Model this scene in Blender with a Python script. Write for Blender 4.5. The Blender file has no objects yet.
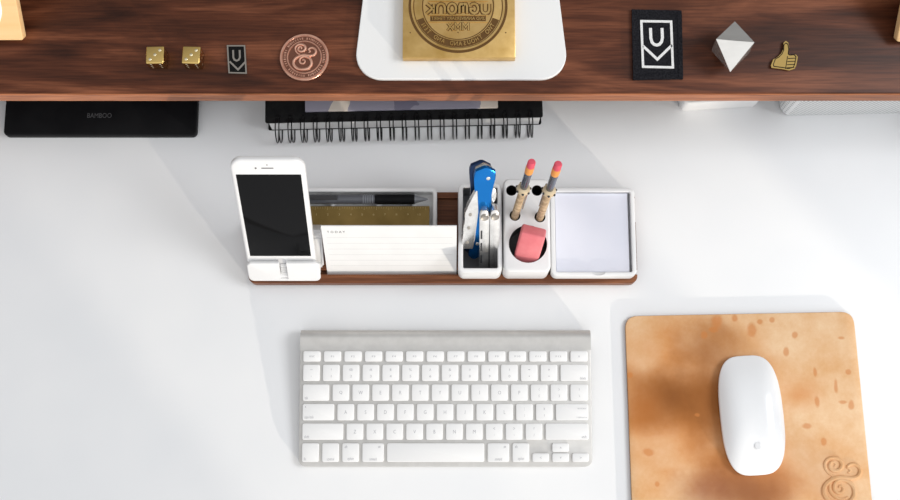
import bpy, bmesh, math, random
from mathutils import Vector, Matrix
random.seed(7)
PI = math.pi
SC = bpy.context.scene
COL = SC.collection

# ------------------------------------------------------------------ camera
F_PX, TILT, CAM_Z = 1150.0, math.radians(11.0), 1.125
cam = bpy.data.cameras.new('camera')
cam.sensor_width = 36.0
cam.lens = F_PX * 36.0 / 900.0
cam.clip_start = 0.05
cam_o = bpy.data.objects.new('camera', cam)
cam_o.location = (0, 0, CAM_Z)
cam_o.rotation_euler = (TILT, 0, 0)
COL.objects.link(cam_o)
SC.camera = cam_o

# ------------------------------------------------------------------ world
W = bpy.data.worlds.new('room_light')
SC.world = W
W.use_nodes = True
nt = W.node_tree
nt.nodes.clear()
wo = nt.nodes.new('ShaderNodeOutputWorld')
bg = nt.nodes.new('ShaderNodeBackground')
tc = nt.nodes.new('ShaderNodeTexCoord')
sx = nt.nodes.new('ShaderNodeVectorMath'); sx.operation = 'DOT_PRODUCT'; sx.inputs[1].default_value = (0.40, -0.90, 0.15)
mr = nt.nodes.new('ShaderNodeMapRange')
rmp = nt.nodes.new('ShaderNodeValToRGB')
nt.links.new(tc.outputs['Generated'], sx.inputs[0])
nt.links.new(sx.outputs['Value'], mr.inputs[0])
mr.inputs[1].default_value = -1.0
mr.inputs[2].default_value = 1.0
nt.links.new(mr.outputs[0], rmp.inputs[0])
rmp.color_ramp.elements[0].color = (0.22, 0.22, 0.22, 1)
rmp.color_ramp.elements[1].color = (1.66, 1.66, 1.68, 1)
nt.links.new(rmp.outputs[0], bg.inputs['Color'])
bg.inputs['Strength'].default_value = 0.74
nt.links.new(bg.outputs[0], wo.inputs[0])

# ------------------------------------------------------------------ sun + window light
def at(px, py, z=0.0):
    fx, fy = (px - 450.0) / F_PX, (py - 250.0) / F_PX
    d = Vector((fx, math.sin(TILT) - fy * math.cos(TILT), -math.cos(TILT) - fy * math.sin(TILT)))
    t = (z - CAM_Z) / d.z
    return Vector((d.x * t, d.y * t, z))

SUN_EL = math.radians(10.5)
sun_h = (at(735, 130) - at(870, 280)).normalized()       # travel direction on the desk
sun_dir = Vector((sun_h.x * math.cos(SUN_EL), sun_h.y * math.cos(SUN_EL), -math.sin(SUN_EL)))
sl = bpy.data.lights.new('sun', 'SUN')
sl.energy = 1.6
sl.color = (1.0, 0.90, 0.76)
sl.angle = math.radians(0.55)
so = bpy.data.objects.new('sun', sl)
so.rotation_euler = sun_dir.to_track_quat('-Z', 'Y').to_euler()
so.location = (2.5, -2.0, 1.5)
COL.objects.link(so)

WALL_X = 2.6
al = bpy.data.lights.new('window_light', 'AREA')
al.shape = 'RECTANGLE'
al.size, al.size_y = 1.6, 1.3
al.energy = 65
al.color = (0.96, 0.98, 1.0)
ao = bpy.data.objects.new('window_light', al)
ao.location = (WALL_X - 0.02, 0.20, 2.4)
ao.rotation_euler = (Vector((0.1, 0.45, 0)) - Vector(ao.location)).to_track_quat('-Z', 'Y').to_euler()
COL.objects.link(ao)

SC.view_settings.view_transform = 'Standard'
SC.view_settings.look = 'None'
SC.view_settings.exposure = -0.05
SC.view_settings.gamma = 1.0
SC.view_settings.use_curve_mapping = False

# ------------------------------------------------------------------ materials
def mat(name, col, rough=0.5, metal=0.0, **kw):
    m = bpy.data.materials.new(name)
    m.use_nodes = True
    b = m.node_tree.nodes['Principled BSDF']
    b.inputs['Base Color'].default_value = (*col, 1)
    b.inputs['Roughness'].default_value = rough
    b.inputs['Metallic'].default_value = metal
    for k, v in kw.items():
        b.inputs[k.replace('_', ' ')].default_value = v
    return m

def noise_col(m, c1, c2, scale=(1, 1, 1), nscale=5.0, detail=4.0, rough=0.55, lo=0.35, hi=0.65, bump=0.0, distort=0.0, coord='Object'):
    nt = m.node_tree
    b = nt.nodes['Principled BSDF']
    tc = nt.nodes.new('ShaderNodeTexCoord')
    mp = nt.nodes.new('ShaderNodeMapping')
    mp.inputs['Scale'].default_value = scale
    n = nt.nodes.new('ShaderNodeTexNoise')
    n.inputs['Scale'].default_value = nscale
    n.inputs['Detail'].default_value = detail
    n.inputs['Roughness'].default_value = rough
    n.inputs['Distortion'].default_value = distort
    r = nt.nodes.new('ShaderNodeValToRGB')
    r.color_ramp.elements[0].position = lo
    r.color_ramp.elements[0].color = (*c1, 1)
    r.color_ramp.elements[1].position = hi
    r.color_ramp.elements[1].color = (*c2, 1)
    nt.links.new(tc.outputs[coord], mp.inputs[0])
    nt.links.new(mp.outputs[0], n.inputs['Vector'])
    nt.links.new(n.outputs['Fac'], r.inputs[0])
    nt.links.new(r.outputs[0], b.inputs['Base Color'])
    if bump:
        bp = nt.nodes.new('ShaderNodeBump')
        bp.inputs['Strength'].default_value = bump
        bp.inputs['Distance'].default_value = 0.001
        nt.links.new(n.outputs['Fac'], bp.inputs['Height'])
        nt.links.new(bp.outputs[0], b.inputs['Normal'])
    return m

def wood(name, c1, c2, c3, rough=0.4, sx=2.6, sy=17.0, nscale=1.6, fine=260.0):
    m = mat(name, c2, rough, Specular_IOR_Level=0.22)
    nt = m.node_tree
    b = nt.nodes['Principled BSDF']
    tc = nt.nodes.new('ShaderNodeTexCoord')
    mp = nt.nodes.new('ShaderNodeMapping')
    mp.inputs['Scale'].default_value = (sx, sy, sy)
    n = nt.nodes.new('ShaderNodeTexNoise')
    n.inputs['Scale'].default_value = nscale
    n.inputs['Detail'].default_value = 5
    n.inputs['Distortion'].default_value = 1.6
    r = nt.nodes.new('ShaderNodeValToRGB')
    e = r.color_ramp.elements
    e[0].position = 0.28; e[0].color = (*c1, 1)
    e[1].position = 0.72; e[1].color = (*c3, 1)
    k = e.new(0.5); k.color = (*c2, 1)
    mp2 = nt.nodes.new('ShaderNodeMapping')
    mp2.inputs['Scale'].default_value = (fine * 0.05, fine, fine)
    n2 = nt.nodes.new('ShaderNodeTexNoise')
    n2.inputs['Scale'].default_value = 2.0
    n2.inputs['Detail'].default_value = 3
    mx = nt.nodes.new('ShaderNodeMixRGB')
    mx.blend_type = 'MULTIPLY'
    mx.inputs[0].default_value = 0.55
    r2 = nt.nodes.new('ShaderNodeValToRGB')
    r2.color_ramp.elements[0].position = 0.35; r2.color_ramp.elements[0].color = (0.35, 0.3, 0.28, 1)
    r2.color_ramp.elements[1].position = 0.6; r2.color_ramp.elements[1].color = (1, 1, 1, 1)
    for M in (mp, mp2):
        nt.links.new(tc.outputs['Object'], M.inputs[0])
    nt.links.new(mp.outputs[0], n.inputs['Vector'])
    nt.links.new(mp2.outputs[0], n2.inputs['Vector'])
    nt.links.new(n.outputs['Fac'], r.inputs[0])
    nt.links.new(n2.outputs['Fac'], r2.inputs[0])
    nt.links.new(r.outputs[0], mx.inputs[1])
    nt.links.new(r2.outputs[0], mx.inputs[2])
    nt.links.new(mx.outputs[0], b.inputs['Base Color'])
    bp = nt.nodes.new('ShaderNodeBump')
    bp.inputs['Strength'].default_value = 0.15
    bp.inputs['Distance'].default_value = 0.0006
    nt.links.new(n2.outputs['Fac'], bp.inputs['Height'])
    nt.links.new(bp.outputs[0], b.inputs['Normal'])
    return m

M = {}
M['desk'] = noise_col(mat('desk_white', (.8, .8, .8), 0.38), (.79, .80, .81), (.82, .825, .83), nscale=9, detail=2)
M['wall'] = mat('wall_paint', (.8, .8, .8), 0.8)
M['floor'] = noise_col(mat('floor_grey', (.5, .48, .45), 0.6), (.42, .4, .37), (.52, .5, .46), nscale=4)
M['walnut'] = wood('walnut', (.029, .0082, .0036), (.094, .0275, .0118), (.225, .077, .036), 0.42)
M['walnut_base'] = wood('walnut_oiled', (.085, .028, .012), (.19, .068, .029), (.30, .12, .055), 0.42, sy=40)
M['maple'] = noise_col(mat('maple', (.8, .5, .25), 0.5, Specular_IOR_Level=0.25), (.78, .48, .22), (.84, .56, .29), (1, 14, 14), 5)
M['alu_white'] = mat('white_aluminium', (.80, .805, .80), 0.36, 0.0)
M['alu'] = noise_col(mat('brushed_aluminium', (.62, .61, .59), 0.38, 0.5), (.57, .56, .54), (.61, .60, .58), (2, 2, 2), 60, 3)
M['white'] = noise_col(mat('white_plastic', (.82, .82, .82), 0.35), (.765, .765, .765), (.79, .79, .79), nscale=30, detail=2)
M['mouse_white'] = mat('gloss_white', (.86, .87, .88), 0.16)
M['key'] = mat('key_white', (.84, .84, .835), 0.38)
M['legend'] = mat('legend_grey', (.42, .42, .44), 0.5)
M['black'] = noise_col(mat('black_plastic', (.006, .006, .007), 0.5, Specular_IOR_Level=0.12), (.005, .005, .006), (.008, .008, .009), nscale=40)
M['black_cover'] = noise_col(mat('black_cover', (.010, .010, .011), 0.6, Specular_IOR_Level=0.12), (.008, .008, .009), (.014, .014, .014), nscale=120, bump=0.1)
M['screen'] = mat('phone_glass', (.003, .003, .0035), 0.06, Specular_IOR_Level=0.14)
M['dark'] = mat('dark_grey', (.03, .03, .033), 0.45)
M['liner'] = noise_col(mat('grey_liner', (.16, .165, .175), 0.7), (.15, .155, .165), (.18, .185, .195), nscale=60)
M['paper'] = noise_col(mat('paper', (.84, .84, .84), 0.75), (.76, .76, .755), (.79, .79, .785), nscale=40, detail=2)
M['paper_blue'] = noise_col(mat('cool_paper', (.74, .75, .84), 0.7), (.72, .735, .82), (.75, .76, .84), nscale=20, detail=2)
M['rule'] = mat('ruling_grey', (.60, .60, .61), 0.8)
M['ink'] = mat('ink', (.05, .05, .055), 0.8)
M['tabtext'] = mat('tablet_print', (.075, .075, .08), 0.5)
M['wire'] = mat('black_wire', (.015, .015, .016), 0.3, 0.6)
M['brass'] = noise_col(mat('brass', (.7, .45, .16), 0.3, 1.0), (.58, .36, .11), (.78, .53, .21), (1, 1, 1), 45, 4, bump=0.06)
M['brass_dark'] = mat('brass_tarnish', (.16, .082, .026), 0.5, 0.7)
M['brass_mid'] = noise_col(mat('brass_worn', (.5, .3, .1), 0.4, 1.0), (.60, .38, .13), (.72, .48, .19), nscale=60)
M['gold'] = mat('polished_brass', (.70, .49, .17), 0.16, 1.0)
M['pip'] = mat('pip_bright', (.95, .85, .60), 0.15, 1.0)
M['ruler_brass'] = noise_col(mat('ruler_brass', (.30, .20, .06), 0.4, 0.7), (.17, .11, .028), (.25, .165, .05), (1, 1, 1), 30, 4)
M['tick'] = mat('ruler_marks', (.42, .33, .14), 0.5)
M['copper'] = noise_col(mat('copper', (.78, .42, .30), 0.33, 1.0), (.72, .38, .27), (.85, .50, .37), nscale=160, bump=0.05)
M['copper_dark'] = mat('copper_patina', (.20, .085, .055), 0.5, 0.8)
M['silver'] = noise_col(mat('steel', (.62, .61, .58), 0.26, 0.9), (.66, .65, .63), (.80, .79, .77), nscale=80)
M['octa'] = noise_col(mat('steel_brushed', (.62, .61, .58), 0.22, 0.86), (.72, .71, .68), (.78, .77, .74), (1, 3, 1), 40)
M['nickel'] = mat('nickel', (.40, .37, .33), 0.35, 1.0)
M['enamel'] = mat('black_enamel', (.004, .004, .004), 0.2, Specular_IOR_Level=0.15)
M['fabric'] = noise_col(mat('patch_fabric', (.012, .012, .014), 0.95, Specular_IOR_Level=0.05), (.008, .008, .010), (.022, .022, .026), nscale=700, bump=0.5)
M['thread'] = noise_col(mat('white_thread', (.75, .75, .74), 0.85), (.66, .66, .66), (.82, .82, .81), nscale=900, bump=0.4)
M['blue'] = mat('blue_anodised', (.010, .17, .52), 0.2, 0.85)
M['blue_dark'] = mat('blue_dark', (.012, .035, .10), 0.3, 0.6)
M['pink'] = noise_col(mat('pink_rubber', (.80, .27, .27), 0.6), (.72, .17, .19), (.78, .22, .235), nscale=60)
M['eraser_tip'] = mat('eraser_tip', (.70, .085, .13), 0.6)
M['orange'] = mat('orange_band', (.80, .32, .07), 0.45)
M['pencil_wood'] = wood('pencil_wood', (.46, .33, .20), (.58, .43, .27), (.68, .53, .35), 0.5, sx=60, sy=60)
M['pencil_ring'] = mat('pale_wood', (.62, .50, .33), 0.5)
M['smoke'] = mat('smoky_barrel', (.10, .105, .12), 0.15)
M['smoke_light'] = mat('grey_barrel', (.20, .21, .23), 0.2)
M['sleeve'] = mat('blue_grey_metal', (.20, .22, .26), 0.22, 0.9)
M['cone'] = mat('speaker_cone', (.82, .83, .84), 0.45)

# leather with stains and some painted mouse shadow
def leather():
    m = mat('leather', (.7, .4, .2), 0.55, Specular_IOR_Level=0.2)
    nt = m.node_tree
    b = nt.nodes['Principled BSDF']
    tc = nt.nodes.new('ShaderNodeTexCoord')
    L = nt.links.new
    n = nt.nodes.new('ShaderNodeTexNoise'); n.inputs['Scale'].default_value = 26; n.inputs['Detail'].default_value = 9; n.inputs['Roughness'].default_value = .68
    r = nt.nodes.new('ShaderNodeValToRGB')
    r.color_ramp.elements[0].position = .32; r.color_ramp.elements[0].color = (.72, .40, .18, 1)
    r.color_ramp.elements[1].position = .68; r.color_ramp.elements[1].color = (.85, .60, .37, 1)
    L(tc.outputs['Object'], n.inputs['Vector']); L(n.outputs['Fac'], r.inputs[0])
    cur = r.outputs[0]
    def blob(cur, c, rad, col, amount, soft=1.0, wob=0.35, wscale=25):
        sub = nt.nodes.new('ShaderNodeVectorMath'); sub.operation = 'SUBTRACT'
        sub.inputs[1].default_value = (c[0], c[1], 0)
        sc = nt.nodes.new('ShaderNodeVectorMath'); sc.operation = 'MULTIPLY'
        sc.inputs[1].default_value = (1 / rad[0], 1 / rad[1], 0)
        ln = nt.nodes.new('ShaderNodeVectorMath'); ln.operation = 'LENGTH'
        nn = nt.nodes.new('ShaderNodeTexNoise'); nn.inputs['Scale'].default_value = wscale; nn.inputs['Detail'].default_value = 4
        ad = nt.nodes.new('ShaderNodeMath'); ad.operation = 'MULTIPLY_ADD'
        ad.inputs[1].default_value = wob * 2
        ad2 = nt.nodes.new('ShaderNodeMath'); ad2.operation = 'SUBTRACT'; ad2.inputs[1].default_value = wob
        mrn = nt.nodes.new('ShaderNodeMapRange'); mrn.interpolation_type = 'SMOOTHSTEP'
        mrn.inputs[1].default_value = 1.0; mrn.inputs[2].default_value = 1.0 - soft
        mrn.inputs[3].default_value = 0; mrn.inputs[4].default_value = amount
        mx = nt.nodes.new('ShaderNodeMixRGB')
        L(tc.outputs['Object'], sub.inputs[0]); L(sub.outputs[0], sc.inputs[0]); L(sc.outputs[0], ln.inputs[0])
        L(tc.outputs['Object'], nn.inputs['Vector'])
        L(nn.outputs['Fac'], ad.inputs[0]); L(ln.outputs['Value'], ad.inputs[2]); L(ad.outputs[0], ad2.inputs[0])
        L(ad2.outputs[0], mrn.inputs[0])
        L(mrn.outputs[0], mx.inputs[0]); L(cur, mx.inputs[1]); mx.inputs[2].default_value = (*col, 1)
        return mx.outputs[0]
    def px(x, y):
        p = at(x, y, .0045); return (p.x, p.y)
    S = 1 / 1040.0
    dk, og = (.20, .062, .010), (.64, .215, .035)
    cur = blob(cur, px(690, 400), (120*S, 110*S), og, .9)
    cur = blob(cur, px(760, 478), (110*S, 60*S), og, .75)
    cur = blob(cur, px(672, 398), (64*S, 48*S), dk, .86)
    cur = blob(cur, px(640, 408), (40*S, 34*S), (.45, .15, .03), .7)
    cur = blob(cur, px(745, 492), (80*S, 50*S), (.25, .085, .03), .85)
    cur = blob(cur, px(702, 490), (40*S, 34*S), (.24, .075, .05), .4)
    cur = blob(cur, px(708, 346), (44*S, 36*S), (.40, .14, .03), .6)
    cur = blob(cur, px(714, 400), (52*S, 95*S), (.26, .085, .016), .75)  # burn left of the mouse, deepened to carry its shadow in the colour
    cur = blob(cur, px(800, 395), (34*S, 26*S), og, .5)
    spots = [(704, 335, 3.4, 4.6), (717, 322, 6, 7), (713, 330, 5, 3), (735, 318, 3, 4), (752, 330, 5, 7), (795, 335, 3.2, 3.6),
             (760, 322, 3, 3), (817, 402, 2.5, 6), (851, 405, 3, 5), (843, 402, 5, 2), (807, 426, 5, 3), (824, 442, 3, 4), (648, 452, 6, 4),
             (657, 484, 3, 3), (841, 338, 4, 2), (786, 352, 3, 5), (697, 415, 3, 2), (815, 372, 2, 5), (836, 386, 2, 7), (848, 372, 3, 3), (630, 375, 3, 3), (772, 320, 3, 3)]
    for i, (x, y, a, c) in enumerate(spots):
        cur = blob(cur, px(x, y), (a*S*1.25, c*S*1.25), (.62, .22, .055), .62, soft=.55, wob=.4, wscale=140)
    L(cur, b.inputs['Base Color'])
    n2 = nt.nodes.new('ShaderNodeTexNoise'); n2.inputs['Scale'].default_value = 420; n2.inputs['Detail'].default_value = 3
    L(tc.outputs['Object'], n2.inputs['Vector'])
    bp = nt.nodes.new('ShaderNodeBump'); bp.inputs['Strength'].default_value = .12; bp.inputs['Distance'].default_value = .0005
    L(n2.outputs['Fac'], bp.inputs['Height']); L(bp.outputs[0], b.inputs['Normal'])
    return m
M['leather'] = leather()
M['leather_edge'] = mat('leather_edge', (.22, .09, .035), 0.6)

def camo():
    m = mat('camo_print', (.3, .28, .33), 0.6, Specular_IOR_Level=0.2)
    nt = m.node_tree; b = nt.nodes['Principled BSDF']; L = nt.links.new
    tc = nt.nodes.new('ShaderNodeTexCoord'); sp = nt.nodes.new('ShaderNodeSeparateXYZ')
    n = nt.nodes.new('ShaderNodeTexNoise'); n.inputs['Scale'].default_value = 28; n.inputs['Detail'].default_value = 2
    ma = nt.nodes.new('ShaderNodeMath'); ma.operation = 'MULTIPLY_ADD'; ma.inputs[1].default_value = .07
    mb = nt.nodes.new('ShaderNodeMath'); mb.operation = 'MULTIPLY'; mb.inputs[1].default_value = 4.2
    r = nt.nodes.new('ShaderNodeValToRGB'); r.color_ramp.interpolation = 'CONSTANT'
    cr = r.color_ramp; G, C, D = (.36, .345, .42, 1), (.80, .72, .63, 1), (.22, .21, .28, 1)
    cr.elements[0].position = 0; cr.elements[0].color = G
    cr.elements[1].position = .235; cr.elements[1].color = C
    for p, c in ((.335, G), (.50, D), (.60, G), (.865, C)):
        cr.elements.new(p).color = c
    L(tc.outputs['Object'], n.inputs['Vector']); L(tc.outputs['Object'], sp.inputs[0])
    L(n.outputs['Fac'], ma.inputs[0]); L(sp.outputs['X'], ma.inputs[2]); L(ma.outputs[0], mb.inputs[0])
    L(mb.outputs[0], r.inputs[0]); L(r.outputs[0], b.inputs['Base Color'])
    return m
M['camo'] = camo()

def mesh_grid_mat():
    m = mat('perforated_white', (.8, .8, .8), 0.5)
    nt = m.node_tree; b = nt.nodes['Principled BSDF']; L = nt.links.new
    tc = nt.nodes.new('ShaderNodeTexCoord')
    mp = nt.nodes.new('ShaderNodeMapping')
    mp.inputs['Rotation'].default_value = (0, PI / 4, 0)
    mp.inputs['Scale'].default_value = (330, 330, 330)
    ck = nt.nodes.new('ShaderNodeTexVoronoi'); ck.voronoi_dimensions = '3D'
    ck.inputs['Scale'].default_value = 1.0
    ck.inputs['Randomness'].default_value = 0.0
    r = nt.nodes.new('ShaderNodeValToRGB')
    r.color_ramp.elements[0].position = .30; r.color_ramp.elements[0].color = (.42, .44, .44, 1)
    r.color_ramp.elements[1].position = .48; r.color_ramp.elements[1].color = (.80, .81, .81, 1)
    L(tc.outputs['Object'], mp.inputs[0]); L(mp.outputs[0], ck.inputs['Vector'])
    L(ck.outputs['Distance'], r.inputs[0]); L(r.outputs[0], b.inputs['Base Color'])
    return m
M['perf'] = mesh_grid_mat()

# ------------------------------------------------------------------ mesh helpers
def finish(name, bm, m, parent=None, loc=None, rot=None, sharp=35, smooth=True):
    bmesh.ops.recalc_face_normals(bm, faces=bm.faces)
    me = bpy.data.meshes.new(name)
    bm.to_mesh(me); bm.free()
    mats = m if isinstance(m, (list, tuple)) else [m]
    for k in mats:
        me.materials.append(k)
    if smooth:
        for p in me.polygons:
            p.use_smooth = True
        me.set_sharp_from_angle(angle=math.radians(sharp))
    o = bpy.data.objects.new(name, me)
    COL.objects.link(o)
    if parent: o.parent = parent
    if loc is not None: o.location = loc
    if rot is not None: o.rotation_euler = rot
    return o

def thing(name, label, cat, loc=(0, 0, 0), rot=(0, 0, 0), group=None):
    o = bpy.data.objects.new(name, None)
    o.empty_display_size = 0.02
    COL.objects.link(o)
    o.location = loc; o.rotation_euler = rot
    return tag(o, label, cat, group)

def tag(o, label, cat, group=None):
    o['label'] = label; o['category'] = cat
    if group: o['group'] = group
    return o

def BM(): return bmesh.new()

def box(bm, x0, x1, y0, y1, z0, z1, bev=0.0, seg=3, mi=0, mtx=None):
    vs = [bm.verts.new((x, y, z)) for x in (x0, x1) for y in (y0, y1) for z in (z0, z1)]
    idx = [(0, 1, 3, 2), (4, 6, 7, 5), (0, 4, 5, 1), (2, 3, 7, 6), (0, 2, 6, 4), (1, 5, 7, 3)]
    fs = [bm.faces.new([vs[i] for i in f]) for f in idx]
    for f in fs: f.material_index = mi
    es = list({e for f in fs for e in f.edges})
    vv = vs
    if bev > 0:
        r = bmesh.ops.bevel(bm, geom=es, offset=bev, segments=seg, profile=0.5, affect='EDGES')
        vv = list({v for f in r['faces'] for v in f.verts})
        for f in r['faces']: f.material_index = mi
        vv = list({v for f in bm.faces if f.is_valid and (set(f.verts) & set(vv)) for v in f.verts})
    if mtx is not None:
        bmesh.ops.transform(bm, matrix=mtx, verts=[v for v in vv if v.is_valid])

def rr(x0, x1, y0, y1, r, n=6):
    pts = []
    for cx, cy, a0 in ((x1 - r, y1 - r, 0), (x0 + r, y1 - r, PI / 2), (x0 + r, y0 + r, PI), (x1 - r, y0 + r, 1.5 * PI)):
        for i in range(n + 1):
            a = a0 + PI / 2 * i / n
            pts.append((cx + r * math.cos(a), cy + r * math.sin(a)))
    return pts

def loft(bm, loops, cap0=True, cap1=True, mi=0):
    rings = [[bm.verts.new(p) for p in lp] for lp in loops]
    n = len(rings[0])
    for a, b in zip(rings, rings[1:]):
        for i in range(n):
            f = bm.faces.new((a[i], a[(i + 1) % n], b[(i + 1) % n], b[i])); f.material_index = mi
    if cap0: bm.faces.new(list(reversed(rings[0]))).material_index = mi
    if cap1: bm.faces.new(rings[-1]).material_index = mi
    return rings

def slab(bm, x0, x1, y0, y1, r, z0, z1, b=0.0008, n=6, mi=0, bs=3):
    """rounded rectangle slab with rounded top and bottom edges"""
    b = min(b, (z1 - z0) / 2.01)
    L = []
    for i in range(bs + 1):
        a = PI / 2 * i / bs
        d = b * (1 - math.sin(a)); z = z0 + b * (1 - math.cos(a))
        L.append([(x, y, z) for x, y in rr(x0 + d, x1 - d, y0 + d, y1 - d, max(r - d, 1e-5), n)])
    for i in range(bs + 1):
        a = PI / 2 * i / bs
        d = b * (1 - math.cos(a)); z = z1 - b * (1 - math.sin(a))
        L.append([(x, y, z) for x, y in rr(x0 + d, x1 - d, y0 + d, y1 - d, max(r - d, 1e-5), n)])
    loft(bm, L, mi=mi)

def prism(bm, pts, z0, z1, mi=0, bev=0.0):
    a = [bm.verts.new((x, y, z0)) for x, y in pts]
    b = [bm.verts.new((x, y, z1)) for x, y in pts]
    n = len(pts)
    fs = [bm.faces.new(list(reversed(a))), bm.faces.new(b)]
    for i in range(n):
        fs.append(bm.faces.new((a[i], a[(i + 1) % n], b[(i + 1) % n], b[i])))
    for f in fs: f.material_index = mi
    if bev:
        bmesh.ops.bevel(bm, geom=list(fs[1].edges), offset=bev, segments=2, profile=0.5, affect='EDGES')

def prism_x(bm, yz, x0, x1, mi=0):
    a = [bm.verts.new((x0, y, z)) for y, z in yz]
    b = [bm.verts.new((x1, y, z)) for y, z in yz]
    n = len(yz)
    bm.faces.new(list(reversed(a))).material_index = mi
    bm.faces.new(b).material_index = mi
    for i in range(n):
        bm.faces.new((a[i], a[(i + 1) % n], b[(i + 1) % n], b[i])).material_index = mi

def lathe(bm, prof, n=32, mi=0, mtx=None):
    """profile of (r, z) about Z"""
    rings = []
    for r, z in prof:
        rings.append([bm.verts.new((r * math.cos(2 * PI * i / n), r * math.sin(2 * PI * i / n), z)) for i in range(n)])
    for a, b in zip(rings, rings[1:]):
        for i in range(n):
            bm.faces.new((a[i], a[(i + 1) % n], b[(i + 1) % n], b[i])).material_index = mi
    bm.faces.new(list(reversed(rings[0]))).material_index = mi
    bm.faces.new(rings[-1]).material_index = mi
    if mtx is not None:
        bmesh.ops.transform(bm, matrix=mtx, verts=[v for rg in rings for v in rg])

def tube(bm, pts, rad, n=8, closed=False, mi=0, flat=1.0):
    pts = [Vector(p) for p in pts]
    m = len(pts)
    rads = rad if isinstance(rad, (list, tuple)) else [rad] * m
    rings = []
    up = Vector((0, 0, 1))
    for i, p in enumerate(pts):
        a = pts[(i - 1) % m] if (closed or i > 0) else p
        b = pts[(i + 1) % m] if (closed or i < m - 1) else p
        t = (b - a).normalized()
        u = up if abs(t.dot(up)) < 0.95 else Vector((1, 0, 0))
        s = t.cross(u).normalized()
        w = s.cross(t).normalized()
        r = rads[i]
        rings.append([bm.verts.new(p + s * r * math.cos(2 * PI * k / n) + w * r * flat * math.sin(2 * PI * k / n)) for k in range(n)])
    pairs = list(zip(rings, rings[1:])) + ([(rings[-1], rings[0])] if closed else [])
    for a, b in pairs:
        for k in range(n):
            bm.faces.new((a[k], a[(k + 1) % n], b[(k + 1) % n], b[k])).material_index = mi
    if not closed:
        bm.faces.new(list(reversed(rings[0]))).material_index = mi
        bm.faces.new(rings[-1]).material_index = mi

def ribbon(bm, pts, w, z0, z1, closed=False, mi=0):
    """flat stroke of width w along a 2-D polyline, extruded z0..z1, mitred corners"""
    P = [Vector((p[0], p[1])) for p in pts]
    n = len(P)
    Lf, Rt = [], []
    for i in range(n):
        a = P[(i - 1) % n] if (closed or i > 0) else None
        b = P[(i + 1) % n] if (closed or i < n - 1) else None
        d1 = (P[i] - a).normalized() if a is not None else None
        d2 = (b - P[i]).normalized() if b is not None else None
        if d1 is None: d1 = d2
        if d2 is None: d2 = d1
        n1 = Vector((-d1.y, d1.x)); n2 = Vector((-d2.y, d2.x))
        mt = (n1 + n2).normalized()
        k = (w / 2) / max(0.35, mt.dot(n1))
        Lf.append(P[i] + mt * k); Rt.append(P[i] - mt * k)
    V = [[bm.verts.new((q.x, q.y, z)) for q in side] for side in (Lf, Rt) for z in (z0, z1)]
    l0, l1, r0, r1 = V
    rng = range(n) if closed else range(n - 1)
    for i in rng:
        j = (i + 1) % n
        for q in ((l1[i], r1[i], r1[j], l1[j]), (l0[i], l0[j], r0[j], r0[i]), (l0[i], l1[i], l1[j], l0[j]), (r0[i], r0[j], r1[j], r1[i])):
            bm.faces.new(q).material_index = mi
    if not closed:
        bm.faces.new((l0[0], r0[0], r1[0], l1[0])).material_index = mi
        bm.faces.new((l0[-1], l1[-1], r1[-1], r0[-1])).material_index = mi

def smooth_path(pts, n=6):
    """Catmull-Rom through points"""
    P = [Vector(p) for p in pts]
    out = []
    for i in range(len(P) - 1):
        p0 = P[max(i - 1, 0)]; p1 = P[i]; p2 = P[i + 1]; p3 = P[min(i + 2, len(P) - 1)]
        for k in range(n):
            t = k / n
            out.append(0.5 * ((2 * p1) + (p2 - p0) * t + (2 * p0 - 5 * p1 + 4 * p2 - p3) * t * t + (3 * p1 - p0 - 3 * p2 + p3) * t ** 3))
    out.append(P[-1])
    return out

_tc = {}
def text_bm(bm, s, size, depth=0.0, mtx=None, fit=None, mi=0, align='CENTER', mirror=False, bold=0.0):
    """font outlines as mesh, centred, added to bm"""
    cu = bpy.data.curves.new('txt', 'FONT')
    cu.body = s; cu.size = size; cu.align_x = align; cu.align_y = 'CENTER'
    cu.extrude = depth / 2; cu.resolution_u = 3; cu.offset = bold * size
    o = bpy.data.objects.new('txt', cu)
    COL.objects.link(o)
    dg = bpy.context.evaluated_depsgraph_get()
    me = bpy.data.meshes.new_from_object(o.evaluated_get(dg))
    bpy.data.objects.remove(o); bpy.data.curves.remove(cu)
    if len(me.vertices) == 0: return
    xs = [v.co.x for v in me.vertices]; ys = [v.co.y for v in me.vertices]
    kx = ky = 1.0
    if fit:
        if fit[0]: kx = fit[0] / (max(xs) - min(xs))
        if fit[1]: ky = fit[1] / (max(ys) - min(ys))
        cx, cy = (max(xs) + min(xs)) / 2, (max(ys) + min(ys)) / 2
        for v in me.vertices:
            v.co.x = (v.co.x - cx) * kx; v.co.y = (v.co.y - cy) * ky
    if mirror:
        for v in me.vertices: v.co.x = -v.co.x
        me.flip_normals()
    if mtx is not None: me.transform(mtx)
    k0 = len(bm.faces)
    bm.from_mesh(me)
    bm.faces.ensure_lookup_table()
    for f in bm.faces[k0:]: f.material_index = mi
    bpy.data.meshes.remove(me)

def boolean(o, cutters, keep=False):
    """cut meshes out of o, then throw the cutters away"""
    for c in cutters:
        md = o.modifiers.new('cut', 'BOOLEAN'); md.operation = 'DIFFERENCE'; md.object = c; md.solver = 'EXACT'
        if keep: md.material_mode = 'TRANSFER'
    dg = bpy.context.evaluated_depsgraph_get()
    me = bpy.data.meshes.new_from_object(o.evaluated_get(dg))
    o.modifiers.clear()
    old = o.data; o.data = me; me.name = old.name
    bpy.data.meshes.remove(old)
    for c in cutters:
        bpy.data.objects.remove(c)
    for p in me.polygons: p.use_smooth = True
    me.set_sharp_from_angle(angle=math.radians(35))

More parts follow.
